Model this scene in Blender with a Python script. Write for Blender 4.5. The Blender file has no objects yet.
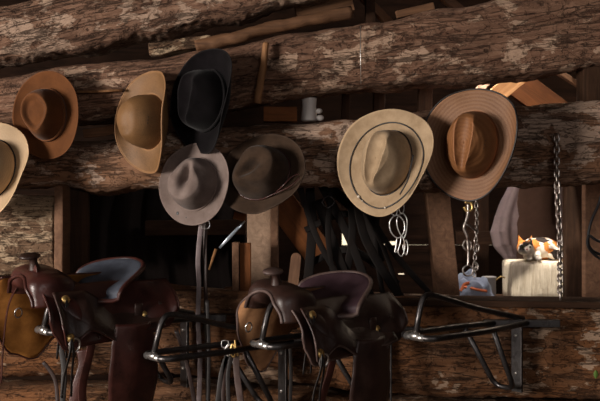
import bpy, bmesh, math, random
from mathutils import Vector, Matrix, noise
PI = math.pi
random.seed(7)
COL = bpy.context.scene.collection
SC = bpy.context.scene
# ---------------------------------------------------------------- camera frame helpers
CY, CZ, FPX = -3.6, 1.7, 900.0
def P(px, py, Y):
    s = (Y - CY) / FPX
    return Vector(((px - 300) * s, Y, CZ - (py - 200.5) * s))
def S(Y): return (Y - CY) / FPX
def lin(c):
    c /= 255.0
    return c / 12.92 if c <= .04045 else ((c + .055) / 1.055) ** 2.4
def rgb(r, g, b): return (lin(r), lin(g), lin(b), 1)
def fbm(p, o=4, rough=.5):
    a, s, t = 1, 1, 0
    for _ in range(o):
        t += a * noise.noise(Vector(p) * s); a *= rough; s *= 2.03
    return t
def lerp(a, b, t): return a + (b - a) * t
def sst(a, b, x):
    t = max(0, min(1, (x - a) / (b - a))); return t * t * (3 - 2 * t)
def interp(tab, x):
    if x <= tab[0][0]: return tab[0][1:]
    for a, b in zip(tab, tab[1:]):
        if x <= b[0]:
            t = (x - a[0]) / (b[0] - a[0]); t = t * t * (3 - 2 * t)
            return tuple(lerp(p, q, t) for p, q in zip(a[1:], b[1:]))
    return tab[-1][1:]
# ---------------------------------------------------------------- materials
class NT:
    def __init__(s, name):
        m = bpy.data.materials.new(name); m.use_nodes = True
        s.m, s.n, s.l = m, m.node_tree.nodes, m.node_tree.links
        s.b = s.n['Principled BSDF']
        s.tc = s.n.new('ShaderNodeTexCoord')
    def link(s, a, b): s.l.new(a, b)
    def mp(s, scale, rot=(0, 0, 0), loc=(0, 0, 0), src=None):
        n = s.n.new('ShaderNodeMapping'); n.inputs['Scale'].default_value = scale
        n.inputs['Rotation'].default_value = rot; n.inputs['Location'].default_value = loc
        s.link(src or s.tc.outputs['Object'], n.inputs['Vector']); return n.outputs[0]
    def noise(s, vec, scale, detail=5, rough=.55, dist=0):
        n = s.n.new('ShaderNodeTexNoise'); n.inputs['Scale'].default_value = scale
        n.inputs['Detail'].default_value = detail; n.inputs['Roughness'].default_value = rough
        n.inputs['Distortion'].default_value = dist
        s.link(vec, n.inputs['Vector']); return n.outputs[0]
    def wave(s, vec, scale, dist=2, kind='BANDS', direction='X'):
        n = s.n.new('ShaderNodeTexWave'); n.wave_type = kind
        if kind == 'BANDS': n.bands_direction = direction
        else: n.rings_direction = direction
        n.inputs['Scale'].default_value = scale; n.inputs['Distortion'].default_value = dist
        n.inputs['Detail'].default_value = 2
        s.link(vec, n.inputs['Vector']); return n.outputs['Fac']
    def ramp(s, f, stops):
        n = s.n.new('ShaderNodeValToRGB'); r = n.color_ramp
        while len(r.elements) < len(stops): r.elements.new(.5)
        for e, (p, c) in zip(r.elements, stops):
            e.position = p; e.color = c if len(c) == 4 else (*c, 1)
        s.link(f, n.inputs[0]); return n.outputs[0]
    def val(s, f, a, b, c=0, d=1):
        n = s.n.new('ShaderNodeMapRange'); n.clamp = True
        for i, v in zip((1, 2, 3, 4), (a, b, c, d)): n.inputs[i].default_value = v
        s.link(f, n.inputs[0]); return n.outputs[0]
    def mix(s, f, a, b, mode='MIX'):
        n = s.n.new('ShaderNodeMix'); n.data_type = 'RGBA'; n.blend_type = mode
        for i, v in ((0, f), (6, a), (7, b)):
            if isinstance(v, (int, float)): n.inputs[i].default_value = v
            elif isinstance(v, tuple): n.inputs[i].default_value = v
            else: s.link(v, n.inputs[i])
        return n.outputs[2]
    def math(s, op, a, b=0):
        n = s.n.new('ShaderNodeMath'); n.operation = op
        for i, v in ((0, a), (1, b)):
            if isinstance(v, (int, float)): n.inputs[i].default_value = v
            else: s.link(v, n.inputs[i])
        return n.outputs[0]
    def fin(s, col, rough=.8, bump=None, bs=.5, bd=.01, metal=0, spec=.5):
        if isinstance(col, tuple): s.b.inputs['Base Color'].default_value = col
        else: s.link(col, s.b.inputs['Base Color'])
        if isinstance(rough, (int, float)): s.b.inputs['Roughness'].default_value = rough
        else: s.link(rough, s.b.inputs['Roughness'])
        s.b.inputs['Metallic'].default_value = metal
        s.b.inputs['Specular IOR Level'].default_value = spec
        if bump is not None:
            n = s.n.new('ShaderNodeBump'); n.inputs['Strength'].default_value = bs
            n.inputs['Distance'].default_value = bd
            s.link(bump, n.inputs['Height']); s.link(n.outputs[0], s.b.inputs['Normal'])
        return s.m

def log_mat(name, dark, mid, pale, cover=.5, off=0, warm=None):
    t = NT(name)
    v = t.mp((1, 1.9, 1.9), loc=(off, off * .7, 0))
    vs = t.mp((.35, 6, 6), loc=(off, 0, 0))
    patch = t.noise(v, 9, 11, .66, .2)
    big = t.noise(t.mp((1, 1.3, 1.3), loc=(off + 3, 0, off)), 2.6, 2, .5)
    pf = t.math('ADD', patch, t.math('MULTIPLY', t.math('SUBTRACT', big, .5), .75))
    mask = t.val(pf, cover, cover + .02)
    fib = t.noise(vs, 7, 9, .72, .7)
    fine = t.noise(t.mp((1, 2.5, 2.5)), 60, 5, .75)
    mot = t.noise(t.mp((1, 2.6, 2.6), loc=(0, off, 1)), 20, 8, .72, .5)
    base = t.mix(t.val(fib, .38, .64), dark, mid)
    base = t.mix(t.val(mot, .52, .6, 0, .45), base, tuple((a * 2 + b) / 3 for a, b in zip(mid, pale)))
    base = t.mix(t.val(t.noise(v, 3.1, 5, .6), .38, .6, .45, 0), base, tuple(c * .6 for c in dark[:3]) + (1,))
    if warm:
        base = t.mix(t.val(t.noise(v, 2.2, 4, .6), .42, .6, 0, .75), base, warm)
    palev = t.mix(t.val(fine, .32, .62), tuple(c * .7 for c in pale[:3]) + (1,), pale)
    col = t.mix(t.math('MULTIPLY', mask, .72), base, palev)
    ck = t.noise(t.mp((.28, 3.6, 3.6), loc=(0, off, 3)), 3.0, 5, .55, .7)
    crack = t.val(t.math('ABSOLUTE', t.math('SUBTRACT', ck, .5)), 0, .009)
    ckb = t.noise(t.mp((.6, 5.5, 5.5), loc=(9, off, 3)), 4.0, 6, .6, .4)
    crackb = t.val(t.math('ABSOLUTE', t.math('SUBTRACT', ckb, .46)), 0, .02, .35, 1)
    ck2 = t.noise(t.mp((1.6, 2.0, 2.0), loc=(5, off, 3)), 6, 5, .62, 1.0)
    crack2 = t.val(t.math('ABSOLUTE', t.math('SUBTRACT', ck2, .47)), 0, .010, .4, 1)
    pits = t.val(t.noise(t.mp((1, 1.4, 1.4), loc=(2, 2, off)), 34, 3, .6), .60, .68, 1, .35)
    k = t.math('MULTIPLY', t.math('MULTIPLY', t.val(crack, 0, 1, .15, 1), crack2), t.math('MULTIPLY', pits, crackb))
    col = t.mix(t.math('SUBTRACT', 1, k), col, tuple(c * .18 for c in dark[:3]) + (1,))
    h = t.math('ADD', t.math('MULTIPLY', mask, .22), t.math('MULTIPLY', k, 1.0))
    h = t.math('ADD', h, t.math('MULTIPLY', fib, .9))
    h = t.math('ADD', h, t.math('MULTIPLY', mot, .6))
    h = t.math('ADD', h, t.math('MULTIPLY', fine, .2))
    return t.fin(col, .82, h, .8, .011, spec=.2)
def plank_mat(name, a, b, axis=0, sc=1, spec=.25, bs=.5):
    t = NT(name)
    st = [9, 9, 9]; st[axis] = .8
    v = t.mp(tuple(st))
    f = t.noise(v, 4 * sc, 8, .68, .8)
    g = t.noise(t.mp((1, 1, 1)), 5, 4, .6)
    c = t.mix(t.val(f, .3, .7), a, b)
    c = t.mix(t.val(g, .35, .65, 0, .5), c, tuple(x * .55 for x in a[:3]) + (1,))
    return t.fin(c, .75, f, bs, .006, spec=spec)
def felt_mat(name, c, c2=None, rough=.9, spec=.2):
    t = NT(name)
    n = t.noise(t.mp((1, 1, 1)), 14, 6, .65)
    m = t.noise(t.mp((1, 1, 1)), 260, 3, .6)
    col = t.mix(t.val(n, .35, .68), c, c2 or tuple(x * 1.5 for x in c[:3]) + (1,))
    geo = t.n.new('ShaderNodeNewGeometry'); col = t.mix(t.val(geo.outputs['Pointiness'], .515, .58, 0, .5), col, tuple(min(1, x * 2.0 + .01) for x in c[:3]) + (1,))  # paler ridges: wear plus a highlight painted into the colour
    mm = t.fin(col, rough, t.math('ADD', m, t.math('MULTIPLY', n, 1.2)), .3, .003, spec=spec)
    t.b.inputs['Sheen Weight'].default_value = .06
    t.b.inputs['Sheen Roughness'].default_value = .5
    return mm
def straw_mat(name, c, c2, ring=75, rough=.62, wear=.5, ra=.22):
    t = NT(name)
    o = t.mp((1, 1.12, 0))
    w = t.wave(o, ring, 1.2, 'RINGS', 'Z')
    r = t.noise(t.mp((1, 1, 1)), 10, 6, .6)
    w2 = t.noise(t.mp((1, 1, 1)), 330, 2, .5)
    col = t.mix(t.val(w, .1, .9, 0, ra), c, c2)
    col = t.mix(t.val(r, .4, .68, 0, wear), col, tuple(x * .5 for x in c[:3]) + (1,))
    col = t.mix(t.val(w2, .35, .65, 0, .25), col, c2)
    geo = t.n.new('ShaderNodeNewGeometry'); col = t.mix(t.val(geo.outputs['Pointiness'], .515, .58, 0, .6), col, tuple(min(1, x * 2.4 + .03) for x in c[:3]) + (1,))  # lightens crown ridges, a highlight put into the colour as well as wear
    return t.fin(col, rough, t.math('ADD', t.math('MULTIPLY', w, ra * 4), w2), .22, .0025, spec=.35)
def leather_mat(name, c, c2=None, rough=.42, bs=.35, spec=.5, tool=0):
    t = NT(name)
    n = t.noise(t.mp((1, 1, 1)), 11, 8, .65)
    g = t.noise(t.mp((1, 1, 1)), 150, 3, .6)
    c2 = c2 or tuple(x * 1.9 for x in c[:3]) + (1,)
    col = t.mix(t.val(n, .38, .66), c, c2)
    rr = t.val(n, .3, .7, rough - .1, rough + .15)
    h = t.math('ADD', t.math('MULTIPLY', n, 1.0), t.math('MULTIPLY', g, .25))
    if tool:
        vn = t.n.new('ShaderNodeTexVoronoi'); vn.feature = 'DISTANCE_TO_EDGE'; vn.inputs['Scale'].default_value = tool
        t.link(t.mp((1, 1, 1)), vn.inputs['Vector'])
        h = t.math('ADD', h, t.val(vn.outputs['Distance'], 0, .12, 0, .18))
    return t.fin(col, rr, h, bs, .005, spec=spec)
def metal_mat(name, c, rough=.35, rust=None, amt=.5):
    t = NT(name)
    n = t.noise(t.mp((1, 1, 1)), 28, 7, .7)
    f = t.val(n, amt, amt + .12)
    col = t.mix(f, c, rust) if rust else c
    m = t.fin(col, t.val(n, .3, .7, rough - .08, rough + .2), n, .3, .003, metal=1)
    if rust: t.link(t.val(f, 0, 1, .95, .3), t.b.inputs['Metallic'])
    return m
def plain(name, c, rough=.6, metal=0, spec=.4, bump=40, bs=.2):
    t = NT(name)
    n = t.noise(t.mp((1, 1, 1)), bump, 5, .6)
    col = t.mix(t.val(n, .3, .7, 0, .4), c, tuple(x * .55 for x in c[:3]) + (1,))
    return t.fin(col, rough, n, bs, .003, metal, spec)

M = {}
M['log_grey'] = log_mat('log_grey', rgb(88, 62, 48), rgb(140, 108, 88), rgb(176, 150, 130), .495, 0)
M['log_upper'] = log_mat('log_upper', rgb(92, 64, 49), rgb(136, 104, 84), rgb(190, 160, 136), .61, 4.3)
M['log_mid'] = log_mat('log_mid', rgb(96, 68, 52), rgb(150, 118, 97), rgb(196, 170, 150), .55, 9.1, rgb(124, 88, 62))
M['log_low'] = log_mat('log_low', rgb(76, 51, 35), rgb(130, 93, 65), rgb(184, 158, 134), .575, 13.7, rgb(122, 79, 47))
M['log_pale'] = log_mat('log_pale', rgb(80, 58, 42), rgb(140, 112, 88), rgb(182, 158, 130), .47, 17.7)
M['split'] = plank_mat('split', rgb(70, 46, 30), rgb(128, 92, 64), 0, .8, bs=.8)
M['twig'] = plank_mat('twig', rgb(110, 74, 46), rgb(165, 122, 84), 2, 1)
M['tan_board'] = plank_mat('tan_board', rgb(130, 88, 52), rgb(186, 140, 94), 0, 1)
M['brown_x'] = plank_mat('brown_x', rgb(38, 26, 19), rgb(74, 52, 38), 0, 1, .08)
M['brown_z'] = plank_mat('brown_z', rgb(54, 37, 27), rgb(96, 70, 50), 2, 1)
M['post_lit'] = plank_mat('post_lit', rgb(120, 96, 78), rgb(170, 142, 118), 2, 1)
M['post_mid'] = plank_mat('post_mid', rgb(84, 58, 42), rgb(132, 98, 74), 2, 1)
M['orange_board'] = plank_mat('orange_board', rgb(92, 52, 24), rgb(140, 84, 42), 0, 1)
M['red_board'] = plank_mat('red_board', rgb(58, 33, 18), rgb(92, 54, 28), 0, 1, .08)
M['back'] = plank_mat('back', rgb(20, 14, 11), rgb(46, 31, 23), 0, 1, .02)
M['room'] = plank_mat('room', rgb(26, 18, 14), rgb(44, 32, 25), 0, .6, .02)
M['block_pale'] = plank_mat('block_pale', rgb(168, 152, 130), rgb(226, 212, 190), 2, 2.2, bs=1)
M['iron'] = metal_mat('iron', (.07, .065, .065, 1), .34, rgb(30, 23, 20), .5)
M['steel'] = metal_mat('steel', (.62, .6, .58, 1), .28, rgb(110, 80, 54), .58)
M['chain'] = metal_mat('chain', (.34, .30, .27, 1), .3, rgb(70, 48, 34), .48)
M['brass'] = metal_mat('brass', (.62, .42, .16, 1), .35, rgb(80, 52, 24), .6)
M['leather'] = leather_mat('leather', rgb(34, 20, 16), rgb(54, 33, 26), .42)
M['leather_tool'] = leather_mat('leather_tool', rgb(34, 20, 16), rgb(54, 33, 26), .42, tool=26)
M['leather_red'] = leather_mat('leather_red', rgb(44, 22, 19), rgb(70, 34, 28), .34)
M['leather_seat'] = leather_mat('leather_seat', rgb(46, 30, 36), rgb(66, 46, 52), .5)
M['leather_blue'] = leather_mat('leather_blue', rgb(48, 52, 62), rgb(76, 82, 94), .6)
M['leather_black'] = leather_mat('leather_black', rgb(20, 16, 15), rgb(34, 27, 24), .45)
M['leather_worn'] = leather_mat('leather_worn', rgb(62, 46, 42), rgb(96, 78, 72), .5)
M['suede'] = leather_mat('suede', rgb(128, 90, 62), rgb(162, 120, 84), .85, spec=.15)
M['suede_gold'] = leather_mat('suede_gold', rgb(122, 78, 34), rgb(156, 104, 50), .85, spec=.15)
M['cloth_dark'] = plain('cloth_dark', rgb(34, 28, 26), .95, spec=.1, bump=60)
M['coat'] = plain('coat', rgb(78, 56, 44), .85, spec=.2, bump=30)
M['coat_sleeve'] = plain('coat_sleeve', rgb(140, 122, 120), .8, spec=.25, bump=30)
M['harness'] = leather_mat('harness', rgb(16, 13, 12), rgb(28, 22, 19), .75, spec=.15)
M['strap_pale'] = leather_mat('strap_pale', rgb(96, 84, 84), rgb(136, 122, 122), .55)
M['denim'] = plain('denim', rgb(148, 156, 174), .9, spec=.2, bump=120)
M['trim_orange'] = plain('trim_orange', rgb(206, 110, 66), .8, bump=80)
M['white'] = plain('white', rgb(196, 190, 186), .45, bump=15)
M['rubber'] = plain('rubber', rgb(26, 24, 26), .5, bump=50)
M['green'] = plain('green', rgb(82, 110, 40), .6, bump=20)
M['blade'] = metal_mat('blade', (.6, .68, .76, 1), .3)
M['ground'] = plain('ground', rgb(190, 176, 150), .95, bump=3)

# ---------------------------------------------------------------- object helpers
def obj(name, me, m=None, parent=None, smooth=True):
    if isinstance(me, bmesh.types.BMesh):
        bm = me; me = bpy.data.meshes.new(name); bm.normal_update(); bm.to_mesh(me); bm.free()
    o = bpy.data.objects.new(name, me); COL.objects.link(o)
    for x in (m if isinstance(m, (list, tuple)) else [m]):
        if x: me.materials.append(M[x])
    if smooth:
        for p in me.polygons: p.use_smooth = True
    if parent: o.parent = parent
    return o
def tag(o, label=None, cat=None, group=None, kind=None):
    for k, v in (('label', label), ('category', cat), ('group', group), ('kind', kind)):
        if v: o[k] = v
    return o
def thing(name, label, cat, loc=(0, 0, 0), rot=None, group=None):
    o = bpy.data.objects.new(name, None); COL.objects.link(o); o.empty_display_size = .05
    o.matrix_world = Matrix.Translation(loc) @ (rot.to_4x4() if rot else Matrix.Identity(4))
    return tag(o, label, cat, group)
def recenter(o, c=None):
    me = o.data
    c = c or sum((v.co for v in me.vertices), Vector()) / len(me.vertices)
    for v in me.vertices: v.co -= c
    o.location = c; return o
def box_bm(bm, c, s, rot=None, bev=0):
    r = bmesh.ops.create_cube(bm, size=1)
    vs = r['verts']
    mt = Matrix.Translation(c) @ (rot.to_4x4() if rot else Matrix.Identity(4)) @ Matrix.Diagonal((*s, 1))
    bmesh.ops.transform(bm, matrix=mt, verts=vs)
    if bev:
        es = list({e for v in vs for e in v.link_edges})
        bmesh.ops.bevel(bm, geom=es, offset=bev, segments=2, affect='EDGES', profile=.5)
def frames(pts, closed=False, up=None):
    n = len(pts); T = []
    for i in range(n):
        a = pts[(i - 1) % n] if closed or i > 0 else pts[i]
        b = pts[(i + 1) % n] if closed or i < n - 1 else pts[i]
        T.append((b - a).normalized())
    if up is not None:
        return [(t, (up - t * up.dot(t)).normalized()) for t in T]
    r = T[0].orthogonal().normalized(); out = []
    for t in T:
        r = (r - t * r.dot(t)); r.normalize(); out.append((t, r.copy()))
    return out
def tube(pts, r, closed=False, sides=8, bm=None):
    pts = [Vector(p) for p in pts]; bm = bm or bmesh.new(); rings = []
    for i, (p, (t, u)) in enumerate(zip(pts, frames(pts, closed))):
        w = t.cross(u); rr = r[i] if isinstance(r, (list, tuple)) else r
        rings.append([bm.verts.new(p + rr * (math.cos(a) * u + math.sin(a) * w)) for a in [2 * PI * k / sides for k in range(sides)]])
    n = len(rings)
    for i in range(n if closed else n - 1):
        A, B = rings[i], rings[(i + 1) % n]
        for k in range(sides): bm.faces.new((A[k], A[(k + 1) % sides], B[(k + 1) % sides], B[k]))
    if not closed:
        bm.faces.new(rings[0][::-1]); bm.faces.new(rings[-1])
    return bm
def strap_bm(pts, w, th, up=Vector((0, -1, 0)), bm=None, closed=False):
    """flat strap: 'up' is the direction its flat face looks"""
    pts = [Vector(p) for p in pts]; bm = bm or bmesh.new(); rings = []
    for i, (p, (t, u)) in enumerate(zip(pts, frames(pts, closed, up if isinstance(up, Vector) else None))):
        if not isinstance(up, Vector):
            u = up[i] - t * up[i].dot(t); u.normalize()
        s = t.cross(u); ww = w[i] if isinstance(w, (list, tuple)) else w
        rings.append([bm.verts.new(p + s * a * ww / 2 + u * b * th / 2) for a, b in ((-1, -1), (1, -1), (1, .6), (.8, 1), (-.8, 1), (-1, .6))])
    n = len(rings); k6 = 6
    for i in range(n if closed else n - 1):
        A, B = rings[i], rings[(i + 1) % n]
        for k in range(k6): bm.faces.new((A[k], A[(k + 1) % k6], B[(k + 1) % k6], B[k]))
    if not closed:
        bm.faces.new(rings[0][::-1]); bm.faces.new(rings[-1])
    return bm
def smooth_path(pts, n=6, closed=False):
    pts = [Vector(p) for p in pts]; out = []; m = len(pts)
    for i in range(m if closed else m - 1):
        g = (lambda j: pts[j % m]) if closed else (lambda j: pts[max(0, min(m - 1, j))])
        a, b, c, d = g(i - 1), g(i), g(i + 1), g(i + 2)
        for k in range(n):
            t = k / n
            out.append(.5 * ((2 * b) + (-a + c) * t + (2 * a - 5 * b + 4 * c - d) * t * t + (-a + 3 * b - 3 * c + d) * t ** 3))
    if not closed: out.append(pts[-1])
    return out
def round_path(pts, r, n=5):
    """polyline with rounded corners"""
    pts = [Vector(p) for p in pts]; out = [pts[0]]
    for a, b, c in zip(pts, pts[1:], pts[2:]):
        d1 = min(r, (a - b).length * .48); d2 = min(r, (c - b).length * .48)
        p, q = b + (a - b).normalized() * d1, b + (c - b).normalized() * d2
        for k in range(n + 1):
            t = k / n; out.append((1 - t) ** 2 * p + 2 * t * (1 - t) * b + t * t * q)
    out.append(pts[-1]); return out
def lathe(prof, seg=24, bm=None, mt=None):
    bm = bm or bmesh.new(); rings = []
    for r, z in prof:
        ring = [bm.verts.new((r * math.cos(2 * PI * k / seg), r * math.sin(2 * PI * k / seg), z)) for k in range(seg)]
        rings.append(ring)
    for A, B in zip(rings, rings[1:]):
        for k in range(seg): bm.faces.new((A[k], A[(k + 1) % seg], B[(k + 1) % seg], B[k]))
    bm.faces.new(rings[0][::-1]); bm.faces.new(rings[-1])
    if mt: bmesh.ops.transform(bm, matrix=mt, verts=[v for ring in rings for v in ring])
    return bm
def grid(fn, nu, nv, closed_u=False, bm=None):
    bm = bm or bmesh.new()
    V = [[bm.verts.new(fn(i / (nu if closed_u else nu - 1), j / (nv - 1))) for j in range(nv)] for i in range(nu)]
    for i in range(nu if closed_u else nu - 1):
        for j in range(nv - 1):
            bm.faces.new((V[i][j], V[(i + 1) % nu][j], V[(i + 1) % nu][j + 1], V[i][j + 1]))
    return bm
def solid(o, th, off=0, rim=None, mo=0, sub=0):
    if sub:
        s = o.modifiers.new('s', 'SUBSURF'); s.levels = s.render_levels = sub
    m = o.modifiers.new('t', 'SOLIDIFY'); m.thickness = th; m.offset = off; m.material_offset = mo
    m.use_even_offset = False
    return o
def rotz(a): return Matrix.Rotation(a, 3, 'Z')

# ---------------------------------------------------------------- the barn shell
def struct(name, c, s, m):
    bm = bmesh.new(); box_bm(bm, (0, 0, 0), s)
    o = obj(name, bm, m, smooth=False); o.location = c; return tag(o, kind='structure')
XL, XR, YB, YF, H = -5.6, 2.6, 1.75, -5.6, 2.9
t = NT('floor'); n_ = t.noise(t.mp((1, 1, 1)), 5, 8, .7)
M['floor'] = t.fin(t.mix(n_, rgb(60, 46, 34), rgb(104, 82, 62)), .95, n_, .6, .02)
struct('floor', ((XL + XR) / 2, (YB + YF) / 2, -.05), (XR - XL + .4, YB - YF + .4, .1), 'floor')
# roof deck with one missing board that lets the sun onto the bench
HX0, HX1, HY0, HY1 = .72, 1.16, .02, .42
HX0, HX1, HY0, HY1 = .74, 1.14, .08, .40
bm = bmesh.new()
for x0, x1, y0, y1 in ((XL - .2, HX0, YF - .2, YB + .2), (HX1, XR + .2, YF - .2, YB + .2), (HX0, HX1, YF - .2, HY0), (HX0, HX1, HY1, YB + .2)):
    box_bm(bm, ((x0 + x1) / 2, (y0 + y1) / 2, H + .02), (x1 - x0, y1 - y0, .04))
tag(obj('ceiling', bm, 'room', smooth=False), kind='structure')
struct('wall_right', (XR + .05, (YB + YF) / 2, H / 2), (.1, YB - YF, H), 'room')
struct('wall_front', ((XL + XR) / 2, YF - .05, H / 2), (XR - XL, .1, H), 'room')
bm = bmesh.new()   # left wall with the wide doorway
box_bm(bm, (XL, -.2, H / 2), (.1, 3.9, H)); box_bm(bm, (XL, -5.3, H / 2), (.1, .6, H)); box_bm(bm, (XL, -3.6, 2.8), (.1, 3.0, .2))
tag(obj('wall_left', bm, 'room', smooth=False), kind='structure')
# back wall: rows of boards with narrow daylight gaps between some of them
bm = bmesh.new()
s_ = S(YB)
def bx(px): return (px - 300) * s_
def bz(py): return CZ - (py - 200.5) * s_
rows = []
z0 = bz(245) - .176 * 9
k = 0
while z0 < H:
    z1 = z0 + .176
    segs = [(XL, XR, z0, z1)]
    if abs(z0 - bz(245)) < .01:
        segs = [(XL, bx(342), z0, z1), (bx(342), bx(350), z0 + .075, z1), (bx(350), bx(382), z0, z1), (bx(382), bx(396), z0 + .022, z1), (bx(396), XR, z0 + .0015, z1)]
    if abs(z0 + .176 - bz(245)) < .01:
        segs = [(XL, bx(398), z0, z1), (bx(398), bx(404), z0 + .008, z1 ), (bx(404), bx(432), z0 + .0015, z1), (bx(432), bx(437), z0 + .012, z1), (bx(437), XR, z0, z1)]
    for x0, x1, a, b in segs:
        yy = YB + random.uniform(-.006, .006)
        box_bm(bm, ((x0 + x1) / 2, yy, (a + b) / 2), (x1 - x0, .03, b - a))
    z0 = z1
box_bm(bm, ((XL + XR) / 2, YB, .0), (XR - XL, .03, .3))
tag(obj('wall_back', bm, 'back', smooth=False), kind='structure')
struct('ground', (0, 30, -.12), (160, 160, .02), 'ground')

# ---------------------------------------------------------------- logs
def make_log(label, tab, Y0, depth, m, seed=0, amp=1.0, nx=360, ns=56, sharp=.62, cat='log'):
    """tab rows: (px, ytop, ybottom) silhouette; Y0 front face, depth = half thickness"""
    a, b = tab[0][0], tab[-1][0]
    def cen(px):
        yt, yb = interp(tab, px); return P(px, (yt + yb) / 2, Y0 + depth * .6), (yb - yt) / 2 * S(Y0 + depth * .6)
    pa, pb = cen(a)[0], cen(b)[0]
    ang = math.atan2(pb.z - pa.z, pb.x - pa.x)
    o0 = (pa + pb) / 2; o0.y = Y0 + depth
    R = Matrix.Rotation(-ang, 3, 'Y'); Ri = R.inverted()
    def f(u, v):
        px = lerp(a, b, u); c, r = cen(px); ph = 2 * PI * v
        cs, sn = math.cos(ph), math.sin(ph)
        y = depth * math.copysign(abs(cs) ** .45, -cs); z = r * math.copysign(abs(sn) ** sharp, sn)
        p = Vector((c.x, Y0 + depth + y, c.z + z))
        nrm = Vector((0, -cs, sn))
        q = Vector((p.x * 1.3 + seed, p.y * 3, p.z * 3))
        d = fbm(q, 3) * .02 + fbm(Vector((p.x * 3 + seed, p.y * 16, p.z * 16)), 4, .6) * .0045
        d += (abs(noise.noise(Vector((p.x * 9 - seed, p.y * 14, p.z * 14)))) - .3) * .008
        bark = max(0, -sn - .55) * 2.2   # ragged bark along the underside
        d += bark * noise.noise(Vector((p.x * 38, p.y * 40, p.z * 40 + seed))) * .009
        p += nrm * d * amp
        return Ri @ (p - o0)
    bm = bmesh.new(); rings = []
    for i in range(nx):
        rings.append([bm.verts.new(f(i / (nx - 1), k / ns)) for k in range(ns)])
    for A, B in zip(rings, rings[1:]):
        for k in range(ns): bm.faces.new((A[k], B[k], B[(k + 1) % ns], A[(k + 1) % ns]))
    bm.faces.new(rings[0]); bm.faces.new(rings[-1][::-1])
    bmesh.ops.recalc_face_normals(bm, faces=bm.faces[:])
    o = obj('log', bm, m); o.matrix_world = Matrix.Translation(o0) @ R.to_4x4()
    return tag(o, label, cat, 'stacked logs of the barn wall')
make_log('topmost grey weathered log sloping steeply up across the upper left corner',
    [(-190, 44, 102), (0, 6, 63), (75, -8, 51), (150, -26, 38), (230, -40, 22), (300, -62, 2), (380, -85, -18)], 0, .12, 'log_grey', 1)
make_log('thick upper log with pale peeled patches rising to the upper right, second from top',
    [(-190, 92, 140), (0, 77, 128), (80, 67, 124), (150, 61, 116), (205, 50, 110), (300, 31, 98), (380, 20, 90), (450, 7, 83), (520, -6, 76), (600, -16, 66), (790, -40, 48)], -.02, .14, 'log_upper', 5)
make_log('middle log just behind the row of hanging hats, above the wide dark opening',
    [(-190, 140, 194), (0, 140, 188), (60, 141, 187), (100, 141, 196), (150, 134, 189), (230, 127, 191), (300, 123, 187), (350, 118, 189), (440, 111, 191), (520, 107, 187), (600, 102, 184), (790, 96, 178)], .0, .13, 'log_mid', 9)
make_log('long lower log behind the saddle racks, brown with a pale patch at right',
    [(-190, 288, 378), (0, 290, 374), (130, 286, 373), (240, 290, 378), (380, 297, 391), (450, 299, 395), (520, 301, 396), (600, 304, 399), (790, 308, 402)], .0, .15, 'log_low', 14)
make_log('lowest log, only its top showing along the bottom edge',
    [(-190, 384, 470), (0, 384, 470), (150, 384, 470), (300, 393, 480), (400, 401, 480), (600, 406, 490), (790, 410, 490)], .01, .14, 'log_low', 21, nx=200)
make_log('short pale log ending at the wooden door post, left edge of the opening',
    [(-190, 196, 276), (-40, 196, 276), (20, 197, 274), (58, 196, 272)], .0, .13, 'log_pale', 33, nx=160)
# knob of a limb on the middle log
bm = bmesh.new(); bmesh.ops.create_icosphere(bm, subdivisions=4, radius=1)
for v in bm.verts:
    v.co = Vector((v.co.x * .052, v.co.y * .07, v.co.z * .046)) * (1 + .22 * fbm(v.co * 1.6, 3))
o = obj('log_stub', bm, 'log_mid'); o.location = P(424, 178, .0); tag(o, 'round cut limb stub at the lower edge of the middle log between two tan hats', 'log stub')

# flat sill board on the lower log
def board(name, label, cat, a, b, w, th, m, up=Vector((0, -1, 0)), bev=.003, group=None, rag=0):
    """board from point a to b; w across, th thick, face looks to up"""
    a, b = Vector(a), Vector(b); L = (b - a).length
    t_ = (b - a).normalized(); u = (up - t_ * up.dot(t_)).normalized(); s = t_.cross(u)
    bm = bmesh.new(); box_bm(bm, (0, 0, 0), (L, w, th), bev=bev)
    if rag:
        bmesh.ops.subdivide_edges(bm, edges=bm.edges[:], cuts=5, use_grid_fill=True)
        for v in bm.verts: v.co += Vector((0, 1, 1)) * rag * fbm(v.co * 9 + a * 5, 3)
    # longest axis x local ; plank textures use object axes
    o = obj(name, bm, m, smooth=bool(rag))
    o.matrix_world = Matrix.Translation((a + b) / 2) @ Matrix((t_, s, u)).transposed().to_4x4()
    return tag(o, label, cat, group)
board('sill_board', 'flat dark weathered sill board lying along the top of the lower log', 'board', P(384, 300, .1), P(640, 303, .1), .2, .025, 'brown_x', Vector((0, 0, 1)))

# timbers wedged between the two top logs
board('split_timber', 'split timber wedge with a knot lodged between the two top logs', 'timber', P(150, 51, .05), P(212, 42, .05), .045, .07, 'log_pale', rag=.014)
bm = tube(smooth_path([P(196, 46, .03), P(232, 38, .03), P(262, 30, .04), P(300, 22, .05), P(352, 12, .07)], 8), .026, sides=12)
for v in bm.verts: v.co += Vector((0, 1, 1)) * .007 * fbm(v.co * 14, 3)
recenter(tag(obj('peeled_pole', bm, 'split'), 'light brown peeled pole lying in the gap under the topmost log', 'pole'))
board('rafter', 'squared timber end resting on the upper log near the top center', 'rafter', P(296, 14, .25), P(352, 2, .25), .09, .1, 'split')
board('rafter', 'dark upright beam rising above the upper log left of center', 'rafter', P(370, 40, .35), P(370, -60, .35), .04, .08, 'brown_x')
board('rafter', 'diagonal roof brace crossing the gap at the top center', 'rafter', P(346, -20, .5), P(392, 26, .5), .035, .06, 'split')
board('rafter', 'steep roof brace at the top edge right of center', 'rafter', P(415, -25, .5), P(470, 18, .5), .035, .06, 'brown_x')
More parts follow.
